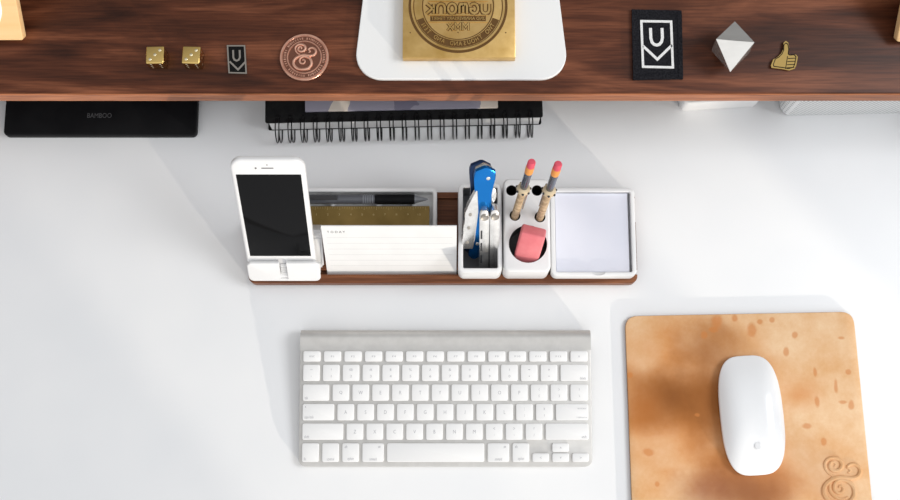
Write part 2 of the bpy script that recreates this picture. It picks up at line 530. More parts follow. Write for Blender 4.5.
T = Matrix.Translation
def Rx(a): return Matrix.Rotation(a, 4, 'X')
def Ry(a): return Matrix.Rotation(a, 4, 'Y')
def Rz(a): return Matrix.Rotation(a, 4, 'Z')

# ampersand with two swirls, as in the mark on the leather and on the coin; unit: about 1 tall
AMP_A = [(328, 258), (338, 244), (328, 228), (308, 230), (296, 250), (304, 275), (332, 288), (366, 276), (382, 246), (368, 214), (330, 199), (288, 208),
         (264, 240), (270, 280), (296, 312), (332, 326)]
AMP_B = [(420, 300), (436, 290), (430, 270), (418, 262), (440, 244), (472, 243), (500, 266), (504, 300), (478, 330), (430, 338), (370, 332), (318, 342), (270, 372),
         (246, 415), (256, 462), (300, 500), (360, 508), (420, 494), (454, 450), (450, 395), (416, 358), (364, 348), (326, 372), (318, 410), (340, 436),
         (368, 432), (380, 408), (366, 388), (348, 396)]
AMP_C = [(330, 318), (300, 340), (286, 385), (294, 432), (326, 466), (370, 478), (410, 462)]
def amp(bm, cx, cy, h, wid, z, zr, rot=0.0, inner=True):
    s = h / 312.0
    for P, k in ((AMP_A, 1.0), (AMP_B, 1.15), (AMP_C, .8)):
        if P is AMP_C and not inner: continue
        pts = smooth_path([(x, y, 0) for x, y in P], 5)
        n = len(pts)
        out = []
        for p in pts:
            x, y = (p.x - 372) * s, -(p.y - 353) * s
            out.append((cx + x * math.cos(rot) - y * math.sin(rot), cy + x * math.sin(rot) + y * math.cos(rot), z))
        rad = [wid * k * (0.45 + 0.55 * math.sin(PI * min(1, max(0, i / (n - 1))))) for i in range(n)]
        tube(bm, out, rad, 8, flat=zr / wid)

# ================================================================== SETTING
# right-hand wall with two openings: low sun comes through the near one, skylight through the far one
p_r = at(735, 130); p_l = at(-190, 97, 0.1)
def y_on_wall(p):
    t = (WALL_X - p.x) / -sun_h.x
    return p.y - sun_h.y * t
yr, yl = y_on_wall(p_r), y_on_wall(p_l)
ya, yb = min(yl, yr), max(yl, yr)
bm = BM(); box(bm, -2.0, WALL_X + .1, ya - 1.0, 2.0, -0.77, -0.73)
finish('floor', bm, M['floor'])['kind'] = 'structure'
bm = BM()
def wbox(y0, y1, z0, z1): box(bm, WALL_X, WALL_X + 0.10, y0, y1, z0, z1)
wbox(ya - 1.0, ya, -0.73, 3.3)
wbox(ya, yb, -0.73, -0.05); wbox(ya, yb, 2.3, 3.3)
W0, W1 = -0.65, 1.05
wbox(yb, W0, -0.73, 3.3)
wbox(W0, W1, -0.73, 1.75); wbox(W0, W1, 3.1, 3.3)
wbox(W1, W1 + .6, -0.73, 3.3)
finish('wall_right', bm, M['wall'], smooth=False)['kind'] = 'structure'
bm = BM()
ym = yb - (yb - ya) * 0.30
box(bm, WALL_X + 0.03, WALL_X + 0.06, ym - 0.012, ym + 0.012, -0.05, 2.3)
finish('window_1', bm, M['white'], smooth=False)['kind'] = 'structure'

# ================================================================== DESK
DX0, DX1, DY0, DY1 = -0.75, 0.75, -0.12, 0.72
desk = thing('desk', 'large white smooth desk that carries everything in view', 'desk', (0, 0.5, -0.73))
bm = BM(); box(bm, DX0, DX1, DY0 - .5, DY1 - .5, 0.703, 0.73, 0.002, 2)
finish('desktop', bm, M['desk'], desk)
for x in (DX0 + .05, DX1 - .05):
    for y in (DY0 - .45, DY1 - .55):
        bm = BM(); box(bm, x - .025, x + .025, y - .025, y + .025, 0, .703, .002, 1)
        finish('leg', bm, M['white'], desk)

# ================================================================== WALNUT SHELF
SZ, ST = 0.110, 0.019
sy0 = at(450, 93.0, SZ).y
shelf = thing('desk_shelf', 'long dark walnut riser shelf across the back of the white desk', 'shelf', (0, sy0, 0))
bm = BM(); box(bm, -.58, .58, 0, .24, SZ - ST, SZ, .0012, 2)
finish('shelf_board', bm, M['walnut'], shelf)
M['walnut_sunlit'] = wood('walnut_sunlit', (.30, .108, .048), (.43, .163, .074), (.54, .215, .10), 0.45, sy=60)  # paler walnut; the sun on the front edge is put into this colour
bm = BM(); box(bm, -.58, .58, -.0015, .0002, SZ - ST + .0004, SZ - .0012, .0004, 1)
finish('sunlit_front_edge', bm, M['walnut_sunlit'], shelf)
for sgn in (-1, 1):
    bm = BM(); box(bm, sgn * .55 - .012, sgn * .55 + .012, .02, .22, 0, SZ - ST, .001, 1)
    finish('side_panel', bm, M['walnut'], shelf)

# ------------------------------------------------------------------ aluminium computer foot
zf = SZ + .004
a = at(353, 79.2, zf); b = at(569.5, 79.2, zf)
bm = BM()
yb_, yt_ = a.y, a.y + .19
pts0 = rr(a.x, b.x, yb_, yt_, .027, 10)
def foot(z, d):
    out = []
    cx = (a.x + b.x) / 2
    for x, y in pts0:
        k = 1 - .19 * max(0, (y - yb_) / .19)          # narrows a little towards the back
        xx = cx + (x - cx) * k * (1 - d / .1)
        yy = yb_ + d + (y - yb_) * (1 - 2 * d / .19)
        out.append((xx, yy, z))
    return out
loft(bm, [foot(SZ, .0004), foot(SZ + .0004, 0), foot(zf - .0006, 0), foot(zf, .0006)])
o = finish('monitor_foot', bm, M['alu_white'])
tag(o, 'white rounded metal foot plate on the walnut shelf under the square brass plate', 'monitor stand')

# ------------------------------------------------------------------ brass printing plate
PT = .010
zp = zf + PT
a = at(402.5, 57.5, zp); b = at(515.5, 57.5, zp)
pc = at(458, 6, zp)
plate = thing('printing_plate', 'square brass printing plate with mirrored raised lettering on the white foot plate', 'printing plate', (pc.x, pc.y, zf))
S = (b.x - a.x) / 113.0
bm = BM(); box(bm, a.x - pc.x, b.x - pc.x, a.y - pc.y, a.y - pc.y + (b.x - a.x), 0, PT, .0006, 2)
finish('plate_block', bm, M['brass'], plate)
bm = BM()
def ring(bm, r0, r1, z0, z1, a0=0, a1=2 * PI, n=96):
    full = abs(a1 - a0 - 2 * PI) < 1e-6
    P = [((r0 + r1) / 2 * math.cos(a0 + (a1 - a0) * i / n), (r0 + r1) / 2 * math.sin(a0 + (a1 - a0) * i / n)) for i in range(n if full else n + 1)]
    ribbon(bm, P, r1 - r0, z0, z1, closed=full)
GL = {'U': [[(0, 1), (0, .35), (.12, .1), (.4, 0), (.68, .1), (.8, .35), (.8, 1)]],
      'G': [[(.76, .84), (.6, .96), (.4, 1), (.14, .88), (0, .6), (0, .4), (.14, .12), (.4, 0), (.66, .1), (.8, .3), (.8, .48), (.46, .48)]],
      'M': [[(0, 0), (0, .72), (.1, .95), (.3, .95), (.4, .72), (.4, .1)], [(.4, .72), (.5, .95), (.7, .95), (.8, .72), (.8, 0)]],
      'O': [[(.4 + .42 * math.cos(t), .5 + .5 * math.sin(t)) for t in [2 * PI * k / 16 for k in range(17)]]],
      'N': [[(0, 0), (0, .62), (.14, .9), (.4, 1), (.66, .9), (.8, .62), (.8, 0)]],
      'K': [[(0, 0), (0, 1)], [(.74, 1), (.12, .5), (.74, 0)]],
      'W': [[(0, 0), (0, 1), (.4, .4), (.8, 1), (.8, 0)]],
      'X': [[(0, 0), (.8, 1)], [(.8, 0), (.45, .44)], [(.35, .56), (0, 1)]]}
def word(bm, s, x0, y0, h, adv, gap, w, z0, z1):
    # rounded stroke capitals, mirrored left to right like a printing block
    for i, ch in enumerate(s):
        for P in GL[ch]:
            ribbon(bm, [(-(x0 + i * (adv + gap) + x * adv / .8) * S, (y0 + y * h) * S) for x, y in P], w * S, z0, z1)
ring(bm, 36.5 * S, 44 * S, PT, PT + .0003, math.radians(-160), math.radians(-20))
ring(bm, 47.4 * S, 50 * S, PT, PT + .0003)
ring(bm, 44.4 * S, 45.2 * S, PT, PT + .0003)
ring(bm, 35.2 * S, 36.3 * S, PT, PT + .0003)
ribbon(bm, [(-28 * S, -13.6 * S), (28 * S, -13.6 * S)], 5.6 * S, PT, PT + .0003)
word(bm, 'UGMONK', -31.5, -8.4, 10.6, 7.7, 3.5, 4.4, PT, PT + .0003)
word(bm, 'WWX', -10.5, -26.2, 7.6, 5.6, 2.2, 2.6, PT, PT + .0003)
for q in (-48, 48): box(bm, q * S - .0005, q * S + .0005, -29 * S, -29 * S + .001, PT, PT + .0004)
box(bm, -.0005, .0005, -29 * S, -29 * S + .001, PT, PT + .0004)
finish('recess', bm, M['brass_dark'], plate)
bm = BM(); lathe(bm, [(35.3 * S, PT - .0003), (35.3 * S, PT + .00012), (.0002, PT + .00012)], 72)
finish('inner_field', bm, M['brass_mid'], plate)
bm = BM()
ring(bm, 45.4 * S, 47.4 * S, PT, PT + .0008)
ring(bm, 36.4 * S, 37.1 * S, PT, PT + .0008)
for y in (5.0, -10.0, -17.0):
    ribbon(bm, [(-30 * S, y * S), (30 * S, y * S)], .9 * S, PT, PT + .0008)
finish('raised_ring', bm, M['brass'], plate)
bm = BM()
word(bm, 'UGMONK', -31.5, -8.4, 10.6, 7.7, 3.5, 2.1, PT + .0002, PT + .0010)
word(bm, 'WWX', -10.5, -26.2, 7.6, 5.6, 2.2, 1.3, PT + .0002, PT + .0010)
text_bm(bm, '2ND ANNIVERSARY TSHIRT', .004, .0009, T((0, -13.6 * S, PT + .0006)), fit=(54 * S, 3.4 * S), mirror=True)
msg = 'TWO THOUSAND AND TEN'
n = len(msg)
for i, ch in enumerate(msg):
    if ch == ' ': continue
    ang = math.radians(-28 - (i + .5) / n * 124)
    r = 40.3 * S
    text_bm(bm, ch, .0048, .0009, T((r * math.cos(ang), r * math.sin(ang), PT + .0006)) @ Rz(ang + PI / 2), fit=(None, 4.4 * S), mirror=True)
finish('lettering', bm, M['brass'], plate, smooth=False)

# ------------------------------------------------------------------ brass dice
def die_mesh():
    s = .0083
    bm = BM(); box(bm, -s, s, -s, s, 0, 2 * s, .0012, 3)
    o = finish('body', bm, M['gold'])
    P = .0043
    spec = []
    def top(x, y): spec.append((x, y, 2 * s + .0006))
    for q in (-1, 0, 1): top(q * P, q * P)
    for x in (-1, 1):
        for y in (-1, 0, 1): spec.append((x * P, -s - .0006, s + y * P))
    for x in (-1, 1):
        for y in (-1, 1): spec.append((s + .0006, x * P, s + y * P))
    spec.append((s + .0006, 0, s))
    # bright polished floors of the pips
    bmp = BM()
    for p in spec:
        q = Vector(p) - Vector((0, 0, s)); ax = max(range(3), key=lambda i: abs(q[i]))
        d = Vector((0, 0, 0)); d[ax] = 1 if q[ax] > 0 else -1
        mt = T(Vector(p) - d * .0009) @ d.to_track_quat('Z', 'Y').to_matrix().to_4x4()
        lathe(bmp, [(.0014, 0), (.0014, .0003), (.0011, .0005), (.0003, .00058)], 12, mtx=mt)
    return o, finish('pips', bmp, M['pip'])
bd, pp = die_mesh()
lab = ['brass die on the walnut shelf, left one of the pair',
       'brass die on the walnut shelf, right one beside the enamel pin']
for i, (px, py, rz) in enumerate(((154.8, 54.6, .02), (191, 54.6, -.03))):
    d = thing('die', lab[i], 'die', (0, 0, 0), (0, 0, rz), 'brass dice on the shelf')
    p = at(px, py, SZ + .0166); d.location = (p.x, p.y, SZ)
    for src in (bd, pp):
        c = src if i == 0 else src.copy()
        if i: COL.objects.link(c)
        c.parent = d

# ------------------------------------------------------------------ emblem helpers (U over a chevron, in a frame)
def crop(ox, oy, k, z):
    return lambda x, y: (lambda p: (p.x, p.y))(at(ox + x / k, oy + y / k, z))
def rel(pts, c): return [(x - c.x, y - c.y) for x, y in pts]

# enamel pin
z = SZ + .002
m_ = crop(130, 30, 4.286, z)
c = at(236.8, 59.5, SZ)
pin = thing('enamel_pin', 'small black enamel pin with a silver framed U and arrow on the shelf', 'pin', c)
bm = BM(); prism(bm, rel([m_(416, 66), m_(423, 185), m_(500, 187), m_(493, 66)], c), 0, .0016)
finish('backing', bm, M['enamel'], pin)
bm = BM()
ribbon(bm, rel([m_(418, 68), m_(425, 183), m_(498, 185), m_(491, 68)], c), .0013, .0004, .0023, closed=True)
ribbon(bm, rel([m_(427, 135), m_(463, 170), m_(494, 137)], c), .0017, .0012, .0022)
u = [m_(442, 86), m_(443, 118), m_(448, 128), m_(457, 132), m_(466, 128), m_(471, 118), m_(470, 86)]
ribbon(bm, rel(u, c), .0017, .0012, .0022)
finish('emblem', bm, M['nickel'], pin, smooth=False)

# copper coin
z = SZ + .003
c = at(304.3, 57, z); c.z = SZ
R = (at(329, 57, z).x - at(279.8, 57, z).x) / 2
coin = thing('coin', 'round copper coin with a raised ampersand on the walnut shelf', 'coin', c)
bm = BM(); lathe(bm, [(R * .97, 0), (R, .0006), (R, .0026), (R * .985, .003), (R * .92, .003), (R * .90, .0024), (R * .70, .0024), (R * .69, .0028), (R * .67, .0028), (R * .66, .0022), (.0002, .0022)], 96)
finish('disc', bm, M['copper'], coin)
bm = BM()
ring(bm, R * .715, R * .89, .0024, .00255)
ring(bm, R * .02, R * .655, .0022, .00228, n=64)
finish('patina', bm, M['copper_dark'], coin)
bm = BM(); amp(bm, 0, .0004, R * 1.08, R * .062, .0024, .0011, inner=False)
finish('ampersand', bm, M['copper'], coin)
bm = BM()
N = 52
for i in range(N):
    ang = 2 * PI * i / N
    if i % 9 == 4: continue
    w = random.choice((.0003, .00045, .0006))
    mt = Rz(ang) @ T((R * .80, 0, .0027))
    if random.random() < .35:
        box(bm, -.0010, .0010, -w * 1.6, -w * .6, -.0002, .0002, mtx=None)
        vs = bm.verts[:][-8:]
        bmesh.ops.transform(bm, matrix=mt, verts=vs)
        box(bm, -.0010, .0010, w * .6, w * 1.6, -.0002, .0002)
        bmesh.ops.transform(bm, matrix=mt, verts=bm.verts[:][-8:])
    else:
        box(bm, -.0010, .0010, -w, w, -.0002, .0002)
        bmesh.ops.transform(bm, matrix=mt, verts=bm.verts[:][-8:])
ring(bm, R * .885, R * .905, .0024, .0030)
finish('rim_lettering', bm, M['copper'], coin, smooth=False)

# cloth patch
z = SZ + .003
m_ = crop(620, 0, 4.5, z)
c = at(657, 44, SZ)
patch = thing('cloth_patch', 'black cloth patch with white stitched U and arrow on the walnut shelf', 'patch', c)
cs = rel([m_(64, 52), m_(70, 347), m_(274, 344), m_(268, 56)], c)
bm = BM()
edge = []
for i in range(4):
    p0, p1 = Vector(cs[i]), Vector(cs[(i + 1) % 4])
    for k in range(24):
        q = p0.lerp(p1, k / 24)
        edge.append((q.x + random.uniform(-1, 1) * .00012, q.y + random.uniform(-1, 1) * .00012))
prism(bm, edge, 0, .0026)
finish('cloth', bm, M['fabric'], patch, smooth=False)
bm = BM()
ribbon(bm, edge, .0042, .0002, .0031, closed=True)
finish('merrowed_edge', bm, M['fabric'], patch)
for q in (cs[0], cs[1], cs[2], cs[3]):
    pass
bm = BM()
ribbon(bm, rel([m_(96, 95), m_(104, 300), m_(238, 303), m_(230, 97)], c), .0022, .0024, .0031, closed=True)
ribbon(bm, rel([m_(104, 207), m_(168, 267), m_(234, 203)], c), .0024, .0024, .0031)
u = [m_(137, 126), m_(139, 172), m_(144, 190), m_(154, 200), m_(166, 203), m_(178, 199), m_(187, 188), m_(191, 170), m_(189, 126)]
ribbon(bm, rel(u, c), .0027, .0024, .0031)
finish('emblem', bm, M['thread'], patch)

# steel octahedron lying on an edge
pxc = at(732.5, 46.5, SZ + .02)
v = (pxc - Vector((0, 0, CAM_Z))).normalized()
zc = -v
xc = Vector((1, 0, 0)) - zc * zc.x; xc.normalize()
yc = zc.cross(xc)
xr = Vector((3.5, -16.5, 22.5)).normalized()
yr_ = Vector((23.5, 5.5, 5.5)); yr_.normalize(); _d = xr.dot(yr_); xr, yr_ = (xr - yr_ * _d * .5).normalized(), (yr_ - xr * _d * .5).normalized(); yr_ = (yr_ - xr * xr.dot(yr_)).normalized()
zr_ = xr.cross(yr_)
AX = [xc * xr[i] + yc * yr_[i] + zc * zr_[i] for i in range(3)]
A_ = .0242
low = max(abs(q.z) for q in AX) * A_
bm = BM()
vp = [bm.verts.new(q * A_) for q in AX]; vm = [bm.verts.new(-q * A_) for q in AX]
for s0 in (vp, vm):
    for s1 in (vp, vm):
        for s2 in (vp, vm):
            bm.faces.new((s0[0], s1[1], s2[2]))
bmesh.ops.bevel(bm, geom=bm.edges[:], offset=.0002, segments=1, affect='EDGES')
ctr = at(732.5, 46.5, SZ + low)
o = finish('octahedron', bm, M['octa'], loc=ctr, smooth=False)
tag(o, 'silver metal octahedron standing on the walnut shelf between patch and thumb pin', 'paperweight')

# thumbs-up pin
z = SZ + .003
m_ = crop(600, 0, 3.0, z)
c = at(785, 58, SZ)
tp = thing('thumb_pin', 'small gold thumbs up pin on the right of the walnut shelf', 'pin', c)
out = [(558, 122), (565, 127), (568, 143), (566, 160), (572, 164), (588, 163), (594, 170), (592, 182), (589, 196), (584, 206), (568, 211), (548, 207), (515, 203), (513, 196), (520, 178), (533, 171), (544, 160), (550, 148), (551, 128)]
P = rel([m_(*q) for q in out], c)
bm = BM(); prism(bm, P, .0012, .0026)
lathe(bm, [(.003, 0), (.003, .0012)], 12)
finish('plaque', bm, M['gold'], tp, smooth=False)
bm = BM()
cx = sum(p[0] for p in P) / len(P); cy = sum(p[1] for p in P) / len(P)
inn = [(cx + (x - cx) * .84, cy + (y - cy) * .87) for x, y in P]
ribbon(bm, inn, .0007, .0024, .0029, closed=True)
for k in range(4):
    y = 171 + k * 9.3
    ribbon(bm, rel([m_(564 - k * 1.2, y + 4), m_(588 - k * 1.6, y + 3)], c), .0006, .0024, .0029)
ribbon(bm, rel([m_(563, 168), m_(557, 206)], c), .0006, .0024, .0029)
finish('outline', bm, M['enamel'], tp, smooth=False)

# wooden speakers at both ends of the shelf, fronts leaning back
def panel(label, corner, side):
    w, H, th, be = .088, .15, .010, math.radians(50)
    s = thing('wooden_panel', label, 'wood panel', corner, (0, 0, 0), 'pale wooden panels on the shelf')
    x0, x1 = (-w, 0) if side < 0 else (0, w)
    lay = T((0, 0, .0001)) @ Rx(PI / 2 - be)
    bm = BM(); slab(bm, x0, x1, 0, H, .002, -th, 0, .001, 3)
    bmesh.ops.transform(bm, matrix=T((0, 0, th * math.sin(be))) @ lay, verts=bm.verts[:])
    finish('front_panel', bm, M['maple'], s)
    mt = T(((x0 + x1) / 2, 0, th * math.sin(be))) @ lay
    bm = BM(); slab(bm, -.030, .030, .006, .090, .026, -.001, .0009, .0006, 12)
    bmesh.ops.transform(bm, matrix=mt, verts=bm.verts[:])
    finish('white_inset', bm, M['cone'], s)
    cx_ = (x0 + x1) / 2 + side * .02
    y1, z1 = math.sin(be) * H, math.cos(be) * H
    bm = BM()
    prism_x(bm, [(y1 - .045, 0), (y1 - .045, z1 - .045 / math.tan(be) - .004), (y1 - .005, z1 - .009), (y1 - .005, 0)], cx_ - .02, cx_ + .02)
    finish('support', bm, M['maple'], s)
p = at(26.2, 43.5, SZ); panel('pale wooden panel with a white rounded inset at the left end of the shelf', p, -1)
p = at(893.3, 45, SZ); panel('pale wooden panel cut off by the right edge, at the right end of the shelf', p, 1)

# ================================================================== THINGS UNDER THE SHELF
# drawing tablet
z = .009
a = at(3, 135.5, z); b = at(196, 135.5, z)
c = at(100, 120, 0)
tab = thing('drawing_tablet', 'thin black drawing tablet half hidden under the left of the shelf', 'drawing tablet', c)
bm = BM(); slab(bm, a.x - c.x, b.x - c.x, a.y - c.y, a.y - c.y + .145, .005, 0, z, .0015)
finish('tablet_body', bm, M['black'], tab)
p = at(99.5, 115.5, z)
bm = BM(); text_bm(bm, 'BAMBOO', .006, .0001, T((p.x - c.x, p.y - c.y, z + .0001)), fit=(.0245, .0050))
finish('lettering', bm, M['tabtext'], tab, smooth=False)

# spiral sketchbook
zt = .0222
rotb = math.radians(0.9)
a = at(265, 123.0, zt); b = at(543, 117.0, zt)
rotb = math.atan2(b.y - a.y, b.x - a.x)
w = (b - a).length
sk = thing('sketchbook', 'thick black spiral bound sketchbook half hidden under the shelf', 'sketchbook', (a.x, a.y, 0), (0, 0, rotb))
bm = BM(); slab(bm, 0, w, -.0012, .205, .002, 0, .0014, .0004, 3)
finish('back_cover', bm, M['black_cover'], sk)
bm = BM(); box(bm, .004, w - .003, -.0006, .203, .0014, .0203)
finish('pages', bm, M['paper'], sk)
bm = BM(); slab(bm, 0, w, 0,   .205, .002, .0202, zt, .0004, 3)
finish('front_cover', bm, M['black_cover'], sk)
def coil_mesh():
    bm = BM()
    r = .0150
    for dx in (-.0018, .0018):
        pts = []
        for i in range(26):
            t = math.radians(38 + i * (360 - 76) / 25 + 90)
            tt = math.radians(20 + i * 320 / 25)
            # loop in the YZ plane: enters through the cover, bulges over the front edge
            pts.append((dx * (1 + .25 * math.sin(tt)), -.0045 + r * .80 * math.cos(tt), .0100 + r * .83 * math.sin(tt)))
        pts = [p for p in pts if p[2] > .0006]
        pts2 = [(dx, -.0045 + r * .86 * math.cos(q), max(.0009, max(.0, .0122) + r * .90 * math.sin(q))) for q in [math.radians(25 + i * 320 / 30) for i in range(31)]]
        tube(bm, pts2, .0006, 6)
    tube(bm, [(-.0018, .0068, .0224), (.0018, .0068, .0224)], .0007, 6)
    return bm
coil = finish('coil', coil_mesh(), M['wire'], sk)
NC = 21
for i in range(NC):
    cpy = coil if i == 0 else coil.copy()
    if i: COL.objects.link(cpy); cpy.parent = sk
    cpy.location = (.0125 + (w - .025) * i / (NC - 1), 0, 0)

# small patterned notebook lying on the sketchbook
zc_ = zt + .003
a2 = at(305, 111.5, zc_); b2 = at(498, 107.5, zc_)
rot2 = math.atan2(b2.y - a2.y, b2.x - a2.x)
w2 = (b2 - a2).length
nb = thing('notebook', 'grey and cream patterned notebook lying on the black sketchbook under the shelf', 'notebook', (a2.x, a2.y, zt), (0, 0, rot2))
bm = BM(); slab(bm, 0, w2, 0, .125, .001, 0, .003, .0004, 3)
finish('cover', bm, M['camo'], nb)

# white box
a = at(679, 111.8, 0); b = at(757, 107, 0)
rb = math.atan2(b.y - a.y, b.x - a.x)
w3 = (b - a).length
bm = BM(); slab(bm, 0, w3, 0, .075, .006, 0, .026, .002)
o = finish('white_box', bm, M['white'], loc=(a.x, a.y, 0), rot=(0, 0, rb))
tag(o, 'small plain white box under the shelf left of the perforated speaker', 'box')

# portable perforated speaker
a = at(779, 117.2, 0)
ps = thing('portable_speaker', 'white perforated portable speaker under the right of the shelf', 'speaker', (a.x, a.y, 0), (0, 0, .02))
bm = BM()
L = []
for d, z in ((.004, 0), (.001, .002), (0, .006), (0, .048), (.002, .054), (.006, .056)):
    L.append([(x, y, z) for x, y in rr(0 + d, .128 - d, d, .04 - d, max(.012 - d, .001), 6)])
loft(bm, L)
finish('grille', bm, M['perf'], ps)
bm = BM(); slab(bm, .006, .122, .006, .034, .008, .056, .0575, .0007)
finish('top_cap', bm, M['white'], ps)

# ================================================================== ORGANISER
BZ = .013
a = at(250.5, 285.3, 0); b = at(635.5, 285.3, 0)
yb0 = at(450, 192, BZ).y
D_ = yb0 - a.y
ob = thing('organiser_base', 'long low walnut tray base with white modules on the desk', 'desk organiser', (a.x, a.y, 0))
bm = BM()
WB = b.x - a.x
g1 = at(450, 271.5, BZ).y - a.y; g0 = g1 - .0015
slot = (g1 - .003, g1 + .0015)
h1, h0 = at(450, 198, BZ).y - a.y, at(450, 222, BZ).y - a.y
prof = [(0.0008, 0), (0, .0008), (0, BZ - .0008), (.0008, BZ), (slot[0], BZ), (slot[0], .006), (slot[1], .006), (slot[1], BZ), (h0, BZ), (h0, .008), (h1, .008), (h1, BZ), (D_ - .0008, BZ), (D_, BZ - .0008), (D_, 0)]
prism_x(bm, prof, 0, WB)
for q in bm.verts:      # softly rounded plan corners
    pass
o = finish('base_board', bm, M['walnut_base'], ob)
bmc = BM()
rc = .007
for cxs, s1 in ((0, 1), (WB, -1)):
    for cys, s2 in ((0, 1), (D_, -1)):
        arc = [(cxs + s1 * rc * (1 - math.cos(t)), cys + s2 * rc * (1 - math.sin(t))) for t in [PI / 2 * i / 6 for i in range(7)]]
        poly = [(cxs - s1 * .003, cys - s2 * .003), (cxs - s1 * .003, arc[0][1])] + arc + [(arc[-1][0], cys - s2 * .003)]
        prism(bmc, poly, -.002, .02)
boolean(o, [finish('cutter', bmc, M['walnut_base'], loc=(a.x, a.y, 0))] if False else [(lambda c: (setattr(c, 'parent', ob), c)[1])(finish('cutter', bmc, M['walnut_base']))])

def open_box(bm, x0, x1, y0, y1, r, z0, z1, wall, floor, bev=.0015, mi_in=1):
    n = 6
    def lp(d, z): return [(x, y, z) for x, y in rr(x0 + d, x1 - d, y0 + d, y1 - d, max(r - d, .0006), n)]
    e = .0008
    ri = loft(bm, [lp(.0015, z0), lp(0, z0 + .0015), lp(0, z1 - bev), lp(bev * .3, z1 - bev * .3), lp(bev, z1), lp(wall - e, z1), lp(wall, z1 - e), lp(wall, z0 + floor + .001), lp(wall + .001, z0 + floor)])
    bm.faces.ensure_lookup_table()
    k = len(rr(0, 1, 0, 1, .1, n))
    # cap0 faces etc. come last; the floor is the final face, the inner wall the ring before it
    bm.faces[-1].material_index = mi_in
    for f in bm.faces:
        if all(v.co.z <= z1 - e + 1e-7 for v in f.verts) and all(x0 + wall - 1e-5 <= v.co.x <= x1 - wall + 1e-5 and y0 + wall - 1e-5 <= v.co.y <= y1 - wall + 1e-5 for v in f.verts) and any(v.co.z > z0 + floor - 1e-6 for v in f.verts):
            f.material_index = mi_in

MF = at(450, 279, BZ).y          # common front line of the modules

# tool cup
CH = .036; zt_ = BZ + CH
x0, x1 = at(458.3, 270, zt_).x, at(502.5, 270, zt_).x
yB = at(480, 183, zt_).y
cupo = thing('tool_cup', 'narrow white open box holding pocket tools on the walnut base', 'tool holder', (x0, MF, BZ))
bm = BM(); open_box(bm, 0, x1 - x0, 0, yB - MF, .006, 0, CH, .0045, .004)
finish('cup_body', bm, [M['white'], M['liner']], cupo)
cup = (x0, x1, MF, yB)

# pencil block
PH = .040; zpb = BZ + PH
x0, x1 = at(504, 270, zpb).x, at(551, 270, zpb).x
yB = at(530, 178.5, zpb).y
pb = thing('pencil_block', 'white block with round holes holding two pencils and a pink eraser', 'pencil holder', (x0, MF, BZ))
bm = BM(); slab(bm, 0, x1 - x0, 0, yB - MF, .006, 0, PH, .0022)
o = finish('block_body', bm, M['white'], pb)
holes = {}
bmc = BM()
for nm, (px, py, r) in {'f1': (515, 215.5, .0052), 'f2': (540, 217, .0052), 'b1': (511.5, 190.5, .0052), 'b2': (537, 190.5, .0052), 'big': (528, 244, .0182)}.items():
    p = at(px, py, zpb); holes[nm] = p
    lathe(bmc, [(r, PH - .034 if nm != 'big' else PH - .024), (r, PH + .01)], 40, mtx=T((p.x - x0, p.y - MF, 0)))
cu_ = finish('cutter', bmc, M['dark']); cu_.parent = pb  # dark hole walls; in the big hole this colour paints the shade inside
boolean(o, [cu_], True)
block_x = (x0, x1)

# pencils
def pencil(lab, base_px, tip_px):
    hole = at(*base_px, zpb)
    Lv = .098
    # find the direction whose far end projects on tip_px at that length above the hole
    best = None
    for i in range(400):
        zt = zpb + Lv * (0.3 + .7 * i / 400)
        q = at(*tip_px, zt)
        e = abs((q - hole).length - Lv)
        if best is None or e < best[0]: best = (e, q)
    d = (best[1] - hole).normalized()
    base = hole - d * .020
    t = thing('mechanical_pencil', lab, 'pencil', base, d.to_track_quat('Z', 'Y').to_euler(), 'pencils in the white block')
    tot = .020 + Lv
    r = .0037
    bm = BM(); lathe(bm, [(.0015, 0), (r * .8, .004), (r, .008), (r, .062), (r * .95, .064)], 12)
    finish('barrel', bm, M['pencil_wood'], t)
    bm = BM(); lathe(bm, [(r * .9, .064), (r * .96, .066), (r * .96, tot - .024), (r, tot - .022), (r, tot - .017)], 20)
    finish('metal_sleeve', bm, M['sleeve'], t)
    bm = BM(); lathe(bm, [(r * 1.02, tot - .018), (r * 1.06, tot - .016), (r * 1.06, tot - .009), (r * .98, tot - .008)], 20)
    finish('ferrule', bm, M['orange'], t)
    bm = BM(); lathe(bm, [(r * .98, tot - .009), (r * .98, tot - .0015), (r * .8, tot), (.0003, tot + .0003)], 20)
    finish('eraser_tip', bm, M['eraser_tip'], t)
    # collar with little studs and a hanging clip
    zc = .070
    bm = BM(); lathe(bm, [(r * .95, zc - .004), (r * 1.55, zc - .003), (r * 1.75, zc), (r * 1.55, zc + .003), (r * .95, zc + .004)], 24)
    finish('collar', bm, M['pencil_ring'], t)
    bm = BM()
    for k in range(7):
        an = 2 * PI * k / 7
        bmesh.ops.create_icosphere(bm, subdivisions=1, radius=.0014, matrix=T((r * 1.72 * math.cos(an), r * 1.72 * math.sin(an), zc + .0005)))
    finish('studs', bm, M['dark'], t)
    bm = BM()
    an = PI * (1.15 if base_px[0] < 530 else 1.75)
    mt = Rz(an)
    box(bm, r * 1.2, r * 1.2 + .001, -.0016, .0016, .034, zc, .0003, 1, mtx=None)
    bmesh.ops.transform(bm, matrix=mt, verts=bm.verts[:])
    finish('clip', bm, M['silver'], t)
    return t
pencil('wooden pencil with pink eraser tip in the white block, left one beside the blue tool', (515, 215.5), (532, 161.5))
pencil('wooden pencil with pink eraser tip in the white block, right one beside the paper tray', (540, 217), (558.5, 163.5))

